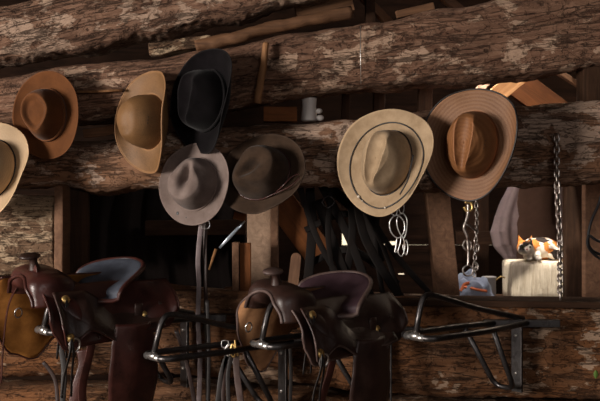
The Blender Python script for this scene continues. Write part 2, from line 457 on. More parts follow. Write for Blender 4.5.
board('wood_strip', 'thin wooden strip lying along the top edge of the upper log', 'board', P(396, 15, .1), P(434, 6, .1), .03, .02, 'split')
# small stick leaning on upper log
bm = tube(smooth_path([P(266, 43, -.05), P(264, 60, -.06), P(261, 80, -.06), P(257, 103, -.05)], 6), [.012 + .004 * (i / 18) for i in range(19)], sides=12)
for v in bm.verts: v.co += Vector((1, 1, 0)) * .003 * fbm(v.co * 30, 3)
recenter(tag(obj('stick', bm, 'twig'), 'short peeled stick propped upright against the upper log, right of the black hat', 'stick'))
recenter(tag(obj('dowel', tube([P(74, 92, -.045), P(98, 91.5, -.047), P(122, 90, -.05)], .0055, sides=10), 'twig'), 'thin straight dowel between the brown felt hat and the straw hat', 'stick'))
board('wood_chip', 'flat split shingle poking out below the dowel between two hats', 'board', P(84, 134, -.0), P(124, 128, .0), .035, .03, 'split', rag=.004)
board('wood_block', 'brown wooden block in the gap above the middle log', 'wood block', P(264, 115, .12), P(297, 115, .12), .06, .09, 'orange_board', rag=.003)
# white jar in the gap
t = thing('jar', 'small white jar standing in the gap above the middle log', 'jar', P(309, 121, .1))
obj('body', lathe([(.03, 0), (.034, .004), (.032, .02), (.029, .06), (.031, .09), (.031, .094)]), 'white', t)
for dx, dz, r in ((.045, .012, .012), (.04, .04, .011)):
    bm = bmesh.new(); bmesh.ops.create_uvsphere(bm, u_segments=14, v_segments=8, radius=r)
    o = obj('knob', bm, 'white', t); o.location = (dx, -.01, dz); o.scale = (1.4, 1, 1)
# boards in the triangle at upper right
board('brace', 'tan sawn board slanting up between the logs above the brown straw hat', 'board', P(476, 112, .42), P(530, 68, .42), .075, .04, 'tan_board')
board('brace', 'narrow pale batten slanting beside the tan board', 'board', P(470, 100, .55), P(502, 66, .55), .035, .03, 'post_lit')
board('brace', 'reddish brown board slanting down to the right behind the gap', 'board', P(510, 78, .6), P(580, 130, .6), .13, .04, 'red_board')
board('brace', 'thin grey brace slanting down near the right end of the gap', 'board', P(545, 64, .45), P(590, 92, .45), .025, .03, 'split')
board('post', 'short dark post between the upper and middle logs at the right edge', 'post', P(592, 120, .1), P(592, 56, .1), .1, .1, 'brown_x')
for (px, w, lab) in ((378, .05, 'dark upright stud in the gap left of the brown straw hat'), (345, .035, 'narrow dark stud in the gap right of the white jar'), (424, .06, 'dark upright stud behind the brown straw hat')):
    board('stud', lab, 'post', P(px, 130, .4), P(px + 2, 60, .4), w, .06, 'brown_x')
# ---------------------------------------------------------------- timbers in the wide opening
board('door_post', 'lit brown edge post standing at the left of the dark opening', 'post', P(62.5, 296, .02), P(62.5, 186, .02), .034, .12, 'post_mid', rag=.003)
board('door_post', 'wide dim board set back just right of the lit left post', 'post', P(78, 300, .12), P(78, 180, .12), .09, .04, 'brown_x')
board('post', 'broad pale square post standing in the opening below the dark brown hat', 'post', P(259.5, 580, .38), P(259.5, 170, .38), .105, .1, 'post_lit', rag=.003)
board('post', 'separate darker board standing in for the right side of the pale post', 'post', P(275, 580, .36), P(275, 170, .36), .03, .12, 'post_mid')  # darker side of the pale post, set as its own board
board('wood_block', 'short upright block beside the pale post, cut square on top', 'wood block', P(236, 300, .16), P(236, 242, .16), .028, .06, 'post_mid')
board('wood_block', 'darker upright block touching the pale post on its left', 'wood block', P(245.5, 300, .18), P(245.5, 243, .18), .045, .05, 'orange_board')
# round-topped lath
bm = bmesh.new()
pr = [(-.021, -.2)] + [(.021 * math.cos(a), .021 * math.sin(a)) for a in [PI - PI * k / 8 for k in range(9)]] + [(.024, -.2)]
f_ = bm.faces.new([bm.verts.new((x, 0, z)) for x, z in pr]); e_ = bmesh.ops.extrude_face_region(bm, geom=[f_])
bmesh.ops.translate(bm, vec=(0, .018, 0), verts=[v for v in e_['geom'] if isinstance(v, bmesh.types.BMVert)])
bmesh.ops.recalc_face_normals(bm, faces=bm.faces[:])
o = obj('lath', bm, 'post_mid', smooth=False); o.location = P(296, 258, .1); o.rotation_euler = (0, .12, 0)
tag(o, 'narrow lath with a rounded top standing behind the right saddle', 'lath')
board('brace', 'brown board leaning diagonally right of the pale post', 'board', P(276, 196, .4), P(322, 258, .4), .13, .035, 'orange_board')
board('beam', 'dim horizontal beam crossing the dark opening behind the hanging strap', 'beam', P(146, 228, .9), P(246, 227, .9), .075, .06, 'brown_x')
board('beam', 'rough low beam behind the right saddle and pale post', 'beam', P(225, 297, .3), P(300, 290, .3), .08, .1, 'split', rag=.004)
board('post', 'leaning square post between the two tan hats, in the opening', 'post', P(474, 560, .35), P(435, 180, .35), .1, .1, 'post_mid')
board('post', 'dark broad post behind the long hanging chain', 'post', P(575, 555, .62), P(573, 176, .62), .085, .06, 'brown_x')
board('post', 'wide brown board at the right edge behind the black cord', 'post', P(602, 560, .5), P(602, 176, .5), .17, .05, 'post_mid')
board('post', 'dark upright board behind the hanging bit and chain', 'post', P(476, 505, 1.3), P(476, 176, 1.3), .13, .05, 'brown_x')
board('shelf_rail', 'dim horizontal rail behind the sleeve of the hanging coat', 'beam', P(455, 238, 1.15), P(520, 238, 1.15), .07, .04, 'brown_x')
# dark cloth added across left part of opening to keep it dark
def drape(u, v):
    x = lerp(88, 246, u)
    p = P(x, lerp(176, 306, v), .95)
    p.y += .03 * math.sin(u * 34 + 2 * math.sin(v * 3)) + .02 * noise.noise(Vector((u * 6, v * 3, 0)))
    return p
o = recenter(obj('darkening_cloth', grid(drape, 90, 24), 'cloth_dark')); solid(o, .004)
tag(o, 'black cloth added across the left part of the opening to keep it dark', 'cloth')

# bench behind the lower log, box, cat, cloth, can
BZ = 1.225
t = thing('bench', 'low wooden bench behind the sill carrying the cat block and folded denim', 'bench', (.83, .66, 0))
bm = bmesh.new(); box_bm(bm, (0, 0, BZ - .02), (.86, .62, .04), bev=.004); obj('bench_top', bm, 'brown_x', t, smooth=False)
for sx in (-1, 1):
    for sy in (-1, 1):
        bm = bmesh.new(); box_bm(bm, (sx * .36, sy * .25, (BZ - .04) / 2), (.06, .06, BZ - .04), bev=.004); obj('leg', bm, 'brown_z', t, smooth=False)
# pale block
YBX = .68
s_ = S(YBX)
bx0, bx1, bzt = (511 - 300) * s_, (566 - 300) * s_, CZ - (261.5 - 200.5) * s_
t = thing('wood_block', 'bright pale block with vertical grain that the cat lies on', 'block', ((bx0 + bx1) / 2, YBX + .1, BZ))
bm = bmesh.new(); box_bm(bm, (0, 0, (bzt - BZ) / 2), (bx1 - bx0, .2, bzt - BZ), bev=.016)
bmesh.ops.subdivide_edges(bm, edges=bm.edges[:], cuts=6, use_grid_fill=True)
for v in bm.verts: v.co += Vector((1, 1, .4)) * .0035 * fbm(Vector((v.co.x * 60, v.co.y * 60, v.co.z * 5)), 3)
obj('body', bm, 'block_pale', t)
recenter(tag(obj('rod', tube([P(556, 259.5, .74), P(582, 258.5, .70)], .009, sides=12), 'post_lit'), 'short pale wooden rod sticking out right of the cat block', 'rod'))

# cat -----------------------------------------------------------
CB = Vector(((541 - 300) * s_, YBX + .09, bzt + .001))
t = thing('cat', 'small calico cat resting on top of the bright pale block', 'cat', CB)
bm = bmesh.new()
def blob(c, r, rot=None):
    n0 = len(bm.verts); q = bmesh.ops.create_icosphere(bm, subdivisions=3, radius=1)
    mt = Matrix.Translation(c) @ (rot.to_4x4() if rot else Matrix.Identity(4)) @ Matrix.Diagonal((*r, 1))
    bmesh.ops.transform(bm, matrix=mt, verts=q['verts'])
hd = Vector((-.066, -.055, .062))
blob((.035, .02, .055), (.085, .055, .056)); blob((.085, .025, .045), (.05, .05, .045)); blob((-.02, -.0, .055), (.05, .045, .052))
blob(hd, (.041, .038, .036)); blob(hd + Vector((-.004, -.03, -.012)), (.02, .018, .014)); blob(hd + Vector((.03, .03, -.005)), (.035, .035, .035))
blob(hd + Vector((-.022, -.012, -.012)), (.018, .018, .016)); blob(hd + Vector((.02, -.014, -.012)), (.018, .018, .016))
for sx in (-.05, -.005):
    blob((sx, -.062, .012), (.015, .034, .012)); blob((sx, -.03, .024), (.02, .03, .022))
blob((.09, -.02, .026), (.04, .034, .025))
for sx in (-1, 1):      # ears
    R_ = Matrix.Rotation(sx * .32, 3, 'Y')
    q = bmesh.ops.create_cone(bm, segments=14, radius1=.018, radius2=.002, depth=.04, cap_ends=True)
    bmesh.ops.transform(bm, matrix=Matrix.Translation(hd + Vector((sx * .026, .002, .042))) @ R_.to_4x4() @ Matrix.Diagonal((1, .5, 1, 1)), verts=q['verts'])
for k in range(12):     # tail
    a = k / 11; blob((.12 + .03 * math.sin(a * 3), .04 - .11 * a, .018), (.013, .016, .013))
tt = NT('cat_fur')
nn = tt.noise(tt.mp((1, 1, 1), loc=(.3, .1, .2)), 17, 3, .5, .4); n2 = tt.noise(tt.mp((1, 1, 1), loc=(3.1, 1.2, 0)), 15, 3, .5)
fur = tt.noise(tt.mp((1, 1, 1)), 420, 3, .6)
c_ = tt.mix(tt.val(nn, .5, .54), rgb(226, 214, 198), rgb(196, 122, 58)); c_ = tt.mix(tt.val(n2, .53, .57), c_, rgb(46, 38, 34))
sp = tt.n.new('ShaderNodeSeparateXYZ'); tt.link(tt.tc.outputs['Object'], sp.inputs[0])
# white lower face, chest and paws
wm = tt.math('MULTIPLY', tt.val(sp.outputs[2], .035, .055, 1, 0), tt.val(sp.outputs[0], .0, .03, 1, 0))
c_ = tt.mix(wm, c_, rgb(232, 222, 208))
M['cat_fur'] = tt.fin(c_, .85, fur, .5, .003, spec=.2)
o = obj('body', bm, 'cat_fur', t)
r = o.modifiers.new('r', 'REMESH'); r.mode = 'VOXEL'; r.voxel_size = .0035; r.use_smooth_shade = True
sm = o.modifiers.new('s', 'SMOOTH'); sm.iterations = 6; sm.factor = .6
M['eye'] = plain('eye', rgb(60, 70, 24), .1, spec=.8, bump=5, bs=0); M['nose'] = plain('nose', rgb(196, 120, 110), .5, bump=50, bs=.1)
M['pupil'] = plain('pupil', rgb(8, 8, 8), .1, spec=.8, bump=5, bs=0)
for sx in (-1, 1):
    bm = bmesh.new(); bmesh.ops.create_uvsphere(bm, u_segments=14, v_segments=10, radius=.0062)
    e = obj('eye', bm, 'eye', t); e.location = hd + Vector((sx * .0165 - .002, -.0335, .006))
    bm = bmesh.new(); bmesh.ops.create_uvsphere(bm, u_segments=10, v_segments=8, radius=.0036)
    q = obj('pupil', bm, 'pupil', e); q.location = (0, -.0038, 0); q.scale = (.6, .9, 1.2)
bm = bmesh.new(); bmesh.ops.create_icosphere(bm, subdivisions=2, radius=.0045)
q = obj('nose', bm, 'nose', t); q.location = hd + Vector((-.004, -.0475, -.005)); q.scale = (1.3, .8, .8)

# folded denim with orange trim, can
def heap(o0, rx, ry, hz, m, seed, sub=4):
    bm = bmesh.new(); bmesh.ops.create_icosphere(bm, subdivisions=sub, radius=1)
    for v in bm.verts:
        c = v.co.copy(); z = max(c.z, -.25) + .25
        k = 1 + .25 * fbm(Vector((c.x * 1.6 + seed, c.y * 2.5, c.z * 2)), 4)
        fold = .12 * math.sin(c.x * 3 + c.y * 9 + seed + 2 * noise.noise(c * 2))
        v.co = Vector((c.x * rx * k, c.y * ry * k, z * hz * (.8 + fold + .3 * noise.noise(c * 2.3 + Vector((seed, 0, 0))))))
    return bm
t = thing('folded_jacket', 'crumpled blue grey denim with orange trim lying on the bench', 'jacket', (.775, .47, BZ))
obj('cloth', heap(None, .1, .07, .125, 'denim', 2), 'denim', t)
from mathutils.bvhtree import BVHTree
def onto(bm, pts):
    bv = BVHTree.FromBMesh(bm); out = []
    for x, z in pts:
        h = bv.ray_cast(Vector((x, -1, z)), Vector((0, 1, 0)))[0]
        out.append((h or Vector((x, 0, z))) + Vector((0, -.002, 0)))
    return smooth_path(out, 5)
HB = heap(None, .1, .07, .125, 'denim', 2)
tp = onto(HB, [(-.075, .075), (-.04, .088), (.0, .082), (.03, .075), (.06, .07)])
obj('trim', strap_bm(tp, .011, .006, Vector((0, -1, .4))), 'trim_orange', t)
tp = onto(HB, [(-.06, .07), (-.05, .085), (-.04, .1), (-.02, .108)])
obj('trim', strap_bm(tp, .013, .006, Vector((-.2, -1, .4))), 'trim_orange', t)
t = thing('rag', 'white folded rag with an orange stripe at the left end of the denim', 'cloth', (.68, .455, BZ))
obj('cloth', heap(None, .042, .045, .14, 'white', 7), 'white', t)
obj('stripe', strap_bm(onto(heap(None, .042, .045, .14, 'white', 7), [(-.02, .08), (0, .092), (.015, .105)]), .012, .006, Vector((0, -1, .3))), 'trim_orange', t)
t = thing('can', 'small white can standing behind the crumpled denim', 'can', ((489 - 300) * S(.62), .62, BZ))
obj('body', lathe([(.03, 0), (.032, .003), (.032, .11), (.034, .113), (.034, .118), (.029, .119), (.028, .116)]), 'white', t)
obj('handle', tube(smooth_path([(.03, 0, .1), (.055, 0, .118), (.075, 0, .112)], 5), .0035), 'brass', t)

# hanging coat -------------------------------------------------
t = thing('coat', 'brown coat with a grey sleeve hanging behind the cat', 'coat', P(532, 200, 1.05))
def loft(path, nseg=60, ns=36, seed=0, fold=.12, dy=.5):
    """path rows: (px, py, halfwidth px), at depth .8 relative to root"""
    tb = [(i / (len(path) - 1),) + tuple(p) for i, p in enumerate(path)]
    o0 = P(532, 200, 1.05)
    def f(u, v):
        px, py, hw = interp(tb, u); c = P(px, py, 1.05) - o0; w = hw * S(1.05); a = 2 * PI * v
        k = 1 + fold * math.sin(a * 5 + seed + 1.2 * math.sin(u * 5)) * min(1, .4 + u) + .1 * noise.noise(Vector((math.cos(a), math.sin(a), u * 5 + seed)))
        return c + Vector((math.cos(a) * w * k, math.sin(a) * w * dy * k, .01 * noise.noise(Vector((a, u * 9, seed)))))
    bm = bmesh.new(); R = [[bm.verts.new(f(i / nseg, k / ns)) for k in range(ns)] for i in range(nseg + 1)]
    for A, B in zip(R, R[1:]):
        for k in range(ns): bm.faces.new((A[k], A[(k + 1) % ns], B[(k + 1) % ns], B[k]))
    bm.faces.new(R[0][::-1]); bm.faces.new(R[-1]); return bm
obj('body', loft([(540, 150, 8), (540, 165, 20), (537, 190, 24), (536, 225, 25), (537, 262, 26), (537, 285, 24)], seed=1, fold=.1), 'coat', t)
sl = obj('sleeve', loft([(526, 160, 7), (520, 180, 8), (513, 200, 10), (508, 217, 12), (505, 232, 13), (506, 245, 11.5), (510, 255, 9), (514, 261, 7)], seed=4, fold=.2, dy=.9), 'coat_sleeve', t); sl['label'] = 'grey sleeve'
sl = obj('sleeve', loft([(540, 160, 9), (553, 175, 9), (558, 205, 10), (558, 235, 9), (556, 258, 9)], seed=9, fold=.13, dy=.9), 'coat_sleeve', t); sl['label'] = 'grey sleeve'

# ---------------------------------------------------------------- hats
def make_hat(name, label, px, py, Y, zdir, xdir, crown_m, brim_m, A=.195, B=.165, ca=.098, cb=.08, Hc=.115,
             side=(1.3, 1.3), dip=.35, q=1.0, taper=.14, style='cattle', crease=.028, edge=None, edge_r=.0025,
             band=None, band_h=.02, cordm=None, holes=True, warp=.006, seed=0, egg=0, sidep=2.2, Br=None):
    z = Vector(zdir).normalized(); x = Vector(xdir); x = (x - z * x.dot(z)).normalized(); y = z.cross(x)
    R = Matrix((x, y, z)).transposed()
    t = thing(name, label, 'hat', P(px, py, Y), R, 'hats hanging on the log wall')
    N = 96
    def crown(th, u):
        """u 0 base .. 1 apex"""
        ph = u * PI / 2; n = 3.0 if style == 'round' else 5.0; mm = 3.8 if style == 'cattle' else 2.8
        r = max(0, math.cos(ph)) ** (2 / n) if ph < PI / 2 - 1e-6 else 0; zz = math.sin(ph) ** (2 / mm)
        # remap to keep rings spread over the top
        if u > .62:
            r0 = math.cos(.62 * PI / 2) ** (2 / n); k = (u - .62) / .38; r = r0 * (1 - k)
            z_0 = math.sin(.62 * PI / 2) ** (2 / mm); zz = lerp(z_0, .96 if style == 'cattle' else 1, math.sin(k * PI / 2) ** .8)
        rr = r * (1 - taper * zz)
        X, Yv = ca * rr * math.cos(th), cb * rr * math.sin(th)
        fr = X / ca
        if style != 'round':
            Yv *= 1 - (.3 if style == 'cattle' else .5) * sst(-.2, .95, fr) * zz ** 1.5
            if style == 'cattle': Yv *= 1 - .24 * zz ** 2
        k = zz ** 4
        Z = Hc * zz
        if style == 'cattle':
            ya = abs(Yv); yr = .034 * (1 - .55 * sst(.2, 1, fr)) * (1 - .3 * sst(.3, 1, -fr))
            Z -= crease * k * (1 - (ya / yr) ** 2) ** .8 if ya < yr else k * (ya - yr) * .85
            Z -= crease * .12 * k * math.exp(-((abs(Yv) - .052) / .016) ** 2) * sst(-.75, -.1, fr)
            sd = crease * .3 * math.exp(-((zz - .8) / .22) ** 2) * sst(-.3, .5, fr) * abs(math.sin(th))
            Yv -= math.copysign(sd, Yv)
            Z -= .016 * fr * k
        elif style == 'pinch':
            Z -= crease * k * math.exp(-(Yv / .02) ** 2 - ((X - .02) / .055) ** 2)
            Z -= .02 * fr * k
            sd = crease * .25 * math.exp(-((zz - .78) / .25) ** 2) * math.exp(-((fr - .55) / .3) ** 2) * abs(math.sin(th))
            Yv -= math.copysign(sd, Yv)
        elif style == 'open':      # telescope: flat dished top
            Z -= crease * k * sst(.92, .55, r * 1.12)
            Z -= .01 * fr * k
        Z += .004 * noise.noise(Vector((X * 30, Yv * 30, Z * 20 + seed)))
        return Vector((X, Yv, Z))
    bm = grid(lambda a, b: crown(a * 2 * PI, b * .995), N, 60, True)
    ed = [e for e in bm.edges if e.is_boundary and all(v.co.z > Hc * .3 for v in e.verts)]
    bmesh.ops.holes_fill(bm, edges=ed)
    solid(obj('crown', bm, crown_m, t), .0025, -1)
    def brim(th, s):
        c, s_n = math.cos(th), math.sin(th)
        p0 = Vector((ca * c, cb * s_n)); p1 = Vector((A * c, (Br or B) * s_n * (1 - 2 * egg * c) if s_n > 0 else B * s_n * (1 - .5 * egg * c)))
        d = p1 - p0; w = d.length; d.normalize()
        sd = side[0] if s_n > 0 else side[1]
        bmx = sd * abs(s_n) ** sidep - dip * abs(c) ** 3 * (1 if c > 0 else .7)
        n = 10; r = zz = 0
        for i in range(n):
            be = bmx * ((i + .5) / n * s) ** q; r += math.cos(be) * w * s / n; zz += math.sin(be) * w * s / n
        zz += warp * s * noise.noise(Vector((c * 1.6 + seed, s_n * 1.6, seed)))  * 2
        return Vector((p0.x + d.x * r, p0.y + d.y * r, zz))
    solid(obj('brim', grid(lambda a, b: brim(a * 2 * PI, b), N, 14, True), brim_m, t), .003, 0)
    if edge:
        obj('edge_binding', tube([brim(2 * PI * k / N, 1.0) for k in range(N)], edge_r, True, 8), edge, t)
    if band:
        bm = bmesh.new(); rings = []
        for k in range(N):
            th = 2 * PI * k / N; ring = []
            for u_, of in ((.01, 1.0), (.01, 1.035), (.06 * band_h / .02, 1.03), (.06 * band_h / .02, 1.0)):
                p = crown(th, u_ if u_ < .3 else .3); ring.append(bm.verts.new(Vector((p.x * of, p.y * of, p.z + .001))))
            rings.append(ring)
        # explicit heights
        for k, ring in enumerate(rings):
            for j, hgt in enumerate((.002, .002, band_h, band_h)):
                ring[j].co.z = hgt
                kk = 1 - taper * hgt / Hc
                th = 2 * PI * k / N; of = (1.0, 1.035, 1.035, 1.0)[j]
                ring[j].co.x = ca * kk * of * math.cos(th); ring[j].co.y = cb * kk * of * math.sin(th) 
        for i in range(N):
            Aq, Bq = rings[i], rings[(i + 1) % N]
            for j in range(4): bm.faces.new((Aq[j], Bq[j], Bq[(j + 1) % 4], Aq[(j + 1) % 4]))
        bmesh.ops.recalc_face_normals(bm, faces=bm.faces[:])
        obj('hatband', bm, band, t)
    if holes:
        for sg in (1, -1):
            for k in range(3):
                th = sg * (PI / 2 + (k - 1) * .13); p = crown(th, .3); p2 = crown(th, .34)
                bm = bmesh.new(); bmesh.ops.create_icosphere(bm, subdivisions=2, radius=.0026)
                e = obj('eyelet', bm, 'rubber', t); e.location = p; e.scale = (1, .5, 1)
    t['_'] = 0; del t['_']
    return t, crown, brim
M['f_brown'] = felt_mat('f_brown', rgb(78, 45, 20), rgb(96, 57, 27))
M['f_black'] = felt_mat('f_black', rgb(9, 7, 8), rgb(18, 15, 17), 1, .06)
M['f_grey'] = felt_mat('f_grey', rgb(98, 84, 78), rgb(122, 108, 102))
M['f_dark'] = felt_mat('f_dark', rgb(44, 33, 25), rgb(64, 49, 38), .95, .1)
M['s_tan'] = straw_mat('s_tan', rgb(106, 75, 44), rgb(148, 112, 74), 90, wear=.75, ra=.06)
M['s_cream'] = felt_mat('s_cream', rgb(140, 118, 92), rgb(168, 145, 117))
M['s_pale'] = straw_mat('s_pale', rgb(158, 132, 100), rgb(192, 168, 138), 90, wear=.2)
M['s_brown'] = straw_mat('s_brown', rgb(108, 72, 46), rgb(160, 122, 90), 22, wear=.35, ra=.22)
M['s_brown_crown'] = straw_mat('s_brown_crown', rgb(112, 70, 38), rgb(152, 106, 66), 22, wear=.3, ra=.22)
HT = 'hat'
# 1 brown felt
t, cf, bf = make_hat('felt_hat', 'rust brown felt hat, hung second from the left', 48, 115, -.10, (-.26, -1, .02), (.04, 0, -1), 'f_brown', 'f_brown',
    A=.172, B=.145, ca=.102, cb=.08, Hc=.12, side=(.45, .8), dip=.0, style='open', crease=.03, band='f_brown', seed=1, holes=False, q=.8)
# 2 cream at left edge
t, cf, bf = make_hat('straw_hat', 'cream straw hat cut off by the left edge', -10, 170, -.14, (-.12, -1, .12), (.42, 0, 1), 's_pale', 's_pale',
    A=.19, B=.17, side=(1.2, 1.3), ca=.12, cb=.098, Hc=.13, dip=.3, style='cattle', seed=2, band='leather_black', band_h=.006, q=.8)
# 3 tan straw, turned sideways
t, cf, bf = make_hat('straw_hat', 'golden tan straw hat with rolled brim, left of the black hat', 150, 122, -.08, (-.62, -.8, .03), (-.08, 0, -1), 's_tan', 's_tan',
    A=.2, B=.165, ca=.108, cb=.09, Hc=.14, side=(1.75, 1.2), dip=.2, style='round', crease=.008, seed=3, edge='s_tan', edge_r=.003, q=.7)
# 4 black
t, cf, bf = make_hat('felt_hat', 'black felt hat with steeply rolled brim', 208, 101, -.12, (-.62, -.78, .05), (-.40, -.1, -1), 'f_black', 'f_black',
    A=.205, B=.175, ca=.12, cb=.098, Hc=.14, side=(1.5, 1.5), dip=.1, style='cattle', seed=4, band='f_black', holes=False, q=.7)
# 5 grey
t, cf, bf = make_hat('felt_hat', 'grey felt hat with a dark spot on its brim, under the black hat', 195, 184, -.10, (-.3, -.93, .12), (.2, 0, 1), 'f_grey', 'f_grey',
    A=.16, B=.146, ca=.104, cb=.092, Hc=.12, side=(.4, .4), dip=.1, style='pinch', crease=.05, seed=5, band='f_grey', band_h=.008, holes=False, edge='f_grey')
for (dx, dy, r_) in ((-.125, .045, .006), (-.13, .005, .0025)):
    bm = bmesh.new(); bmesh.ops.create_icosphere(bm, subdivisions=2, radius=r_)
    e = obj('stain', bm, 'rubber', t); e.location = bf(math.atan2(dy / .145, dx / .158), .55) + Vector((0, 0, .0015)); e.scale = (1.2, 1, .15)
# 6 dark brown
t, cf, bf = make_hat('felt_hat', 'dark brown felt hat with laced leather band, hanging right of the grey hat', 262, 174, -.12, (-.26, -.9, .26), (-.88, 0, -.45), 'f_dark', 'f_dark',
    A=.178, B=.152, ca=.116, cb=.1, Hc=.13, side=(.35, .65), dip=.05, style='pinch', crease=.05, seed=6, band='leather_red', band_h=.010, holes=False, edge='f_dark', warp=.012)
obj('cord', tube(smooth_path([(.03, .098, .012), (-.03, .108, .02), (-.08, .112, .022), (-.125, .1, .02)], 6), .0022), 'leather_red', t)
obj('cord', tube(smooth_path([(-.02, .1, .014), (-.06, .1, .035), (-.1, .085, .03), (-.13, .085, .02)], 6), .0022), 'leather_red', t)
# 7 cream with stampede string
t, cf, bf = make_hat('cowboy_hat', 'cream cowboy hat with a dark beaded cord looped over its brim', 388, 163, -.13, (-.52, -1, .14), (-.36, -.1, -1), 's_cream', 's_cream',
    A=.212, B=.212, ca=.126, cb=.094, Hc=.16, side=(1.45, .75), dip=.12, style='cattle', crease=.034, seed=7, band='leather_black', band_h=.004, holes=False, q=1.7, egg=.12, Br=.19)
def cq(th): return .5 + .12 * math.cos(th)
obj('stampede_cord', tube([bf(2 * PI * k / 64, cq(2 * PI * k / 64)) + Vector((0, 0, .004)) for k in range(64)], .0028, True, 8), 'leather_black', t)
obj('cord_tail', tube(smooth_path([(-.05, .112, .05), (.0, .118, .055), (.05, .122, .06), (.105, .105, .05)], 6), .003), 'leather_black', t)
M['bead'] = plain('bead', rgb(206, 196, 180), .3, spec=.7, bump=10)
for th, sc in ((-.5, .0055), (.35, .0045), (-.36, .003)):
    bm = bmesh.new(); bmesh.ops.create_icosphere(bm, subdivisions=3, radius=sc)
    e = obj('bead', bm, 'bead', t); e.location = bf(th, cq(th)) + Vector((0, 0, .007))
# 8 brown straw with black edge
t, cf, bf = make_hat('cowboy_hat', 'brown woven straw cowboy hat with black bound edge', 473, 145, -.14, (-.50, -1, .03), (-.16, -.05, -1), 's_brown_crown', 's_brown',
    A=.216, B=.208, ca=.13, cb=.098, Hc=.16, side=(1.45, .7), dip=.12, style='cattle', crease=.034, seed=8, edge='leather_black', edge_r=.0038, q=1.7, egg=.11, Br=.185)

# ---------------------------------------------------------------- chains, bits, straps
def link_mesh(L, W, r, twist=0):
    pts = []
    for k in range(20):
        a = 2 * PI * k / 20; pts.append(Vector((W / 2 * math.cos(a), 0, (L / 2 - W / 2) * (1 if math.sin(a) >= 0 else -1) + W / 2 * math.sin(a))))
    bm = tube(pts, r, True, 8); me = bpy.data.meshes.new('link'); bm.to_mesh(me); bm.free()
    me.materials.append(M['chain'])
    for p in me.polygons: p.use_smooth = True
    return me
def chain(label, pts, L, W, r, group=None):
    pts = [Vector(p) for p in pts]; t = thing('chain', label, 'chain', pts[0], group=group)
    me = link_mesh(L, W, r); step = L - 2 * r - .0005
    d = 0; i = 0; seg = 0; cum = [0]
    for a, b in zip(pts, pts[1:]): cum.append(cum[-1] + (b - a).length)
    while d + L / 2 <= cum[-1]:
        dd = d + L / 2
        while seg < len(pts) - 2 and cum[seg + 1] < dd: seg += 1
        a, b = pts[seg], pts[seg + 1]; f = (dd - cum[seg]) / (cum[seg + 1] - cum[seg]); p = a.lerp(b, f)
        o = bpy.data.objects.new('link', me); COL.objects.link(o); o.parent = t
        zq = (b - a).normalized().to_track_quat('Z', 'Y')
        o.rotation_mode = 'QUATERNION'
        o.rotation_quaternion = zq @ Matrix.Rotation((i % 2) * PI / 2 + .5, 4, 'Z').to_quaternion()
        o.location = p - pts[0]; d += step; i += 1
    return t
chain('long rusty chain hanging down in front of the coat and cat', [P(556.5, 134, -.035), P(557, 185, -.04), P(560, 240, -.04), P(560.5, 300, -.045)], .032, .018, .0042)
chain('short doubled chain hanging beside the spur-like bit at the straw hat', [P(476, 198, -.05), P(477, 225, -.05), P(475, 250, -.05), P(474.5, 276, -.05)], .022, .012, .0022)
def wire(t, name, pts, r, m=None, closed=False, n=5):
    m = m or ('chain' if 'curb' in t['label'] else 'steel'); c = t.location; pts = [Vector(p) - c for p in pts]
    return obj(name, tube(smooth_path(pts, n, closed), r, closed, 8), m, t)
# silver snaffle bit under cream hat
Yb = -.09
t = thing('bridle_bit', 'bright silver wire bit hanging below the cream cowboy hat', 'bridle bit', P(398, 200, Yb))
wire(t, 'ring', [P(397, 215, Yb), P(404, 222, Yb), P(404, 232, Yb), P(398, 238, Yb), P(391, 232, Yb), P(390, 221, Yb)], .0026, closed=True)
wire(t, 'ring', [P(402, 213, Yb + .01), P(407, 220, Yb + .01), P(406, 233, Yb), P(403, 238, Yb), P(398, 229, Yb), P(397, 219, Yb)], .0026, closed=True)
wire(t, 'loop', [P(394, 204, Yb), P(397, 209, Yb), P(396, 215, Yb), P(392, 214, Yb), P(391, 208, Yb)], .0022, closed=True)
wire(t, 'loop', [P(402, 202, Yb), P(404, 208, Yb), P(402, 214, Yb), P(399, 209, Yb)], .0022, closed=True)
wire(t, 'loop', [P(402, 236, Yb), P(405, 246, Yb), P(402, 256, Yb), P(398, 252, Yb), P(400, 244, Yb)], .0024, closed=True)
wire(t, 'loop', [P(406, 240, Yb), P(408, 248, Yb), P(406, 255, Yb), P(403, 247, Yb)], .0022, closed=True)
wire(t, 'shank', [P(397, 238, Yb), P(396, 246, Yb), P(395, 252, Yb), P(398, 251, Yb)], .003)
wire(t, 'hanger', [P(399, 192, Yb + .03), P(400, 198, Yb + .01), P(400, 206, Yb)], .0025)
# bit under brown straw hat
t = thing('bridle_bit', 'heavy tarnished curb bit hanging under the brown straw hat', 'bridle bit', P(468, 200, -.1))
Yb = -.1
wire(t, 'shank', [P(468, 204, Yb), P(468, 214, Yb), P(466, 221, Yb), P(464, 228, Yb), P(467, 236, Yb), P(468, 245, Yb)], .0062)
wire(t, 'shank', [P(468, 244, Yb), P(468.5, 256, Yb), P(468, 266, Yb)], .0055)
wire(t, 'ring', [P(466, 240, Yb), P(471, 243, Yb), P(471, 249, Yb), P(466, 250, Yb), P(463, 245, Yb)], .0036, closed=True)
wire(t, 'ring', [P(468, 265, Yb), P(473, 269, Yb), P(471, 275, Yb), P(465, 275, Yb), P(463, 269, Yb)], .0036, closed=True)
wire(t, 'ring', [P(475, 243, Yb), P(479, 246, Yb), P(478, 251, Yb), P(474, 250, Yb)], .003, closed=True)
wire(t, 'ring', [P(474, 262, Yb), P(478, 265, Yb), P(477, 270, Yb), P(473, 268, Yb)], .003, closed=True)
wire(t, 'crossbar', [P(463, 224, Yb), P(470, 226, Yb), P(477, 232, Yb + .05)], .004)
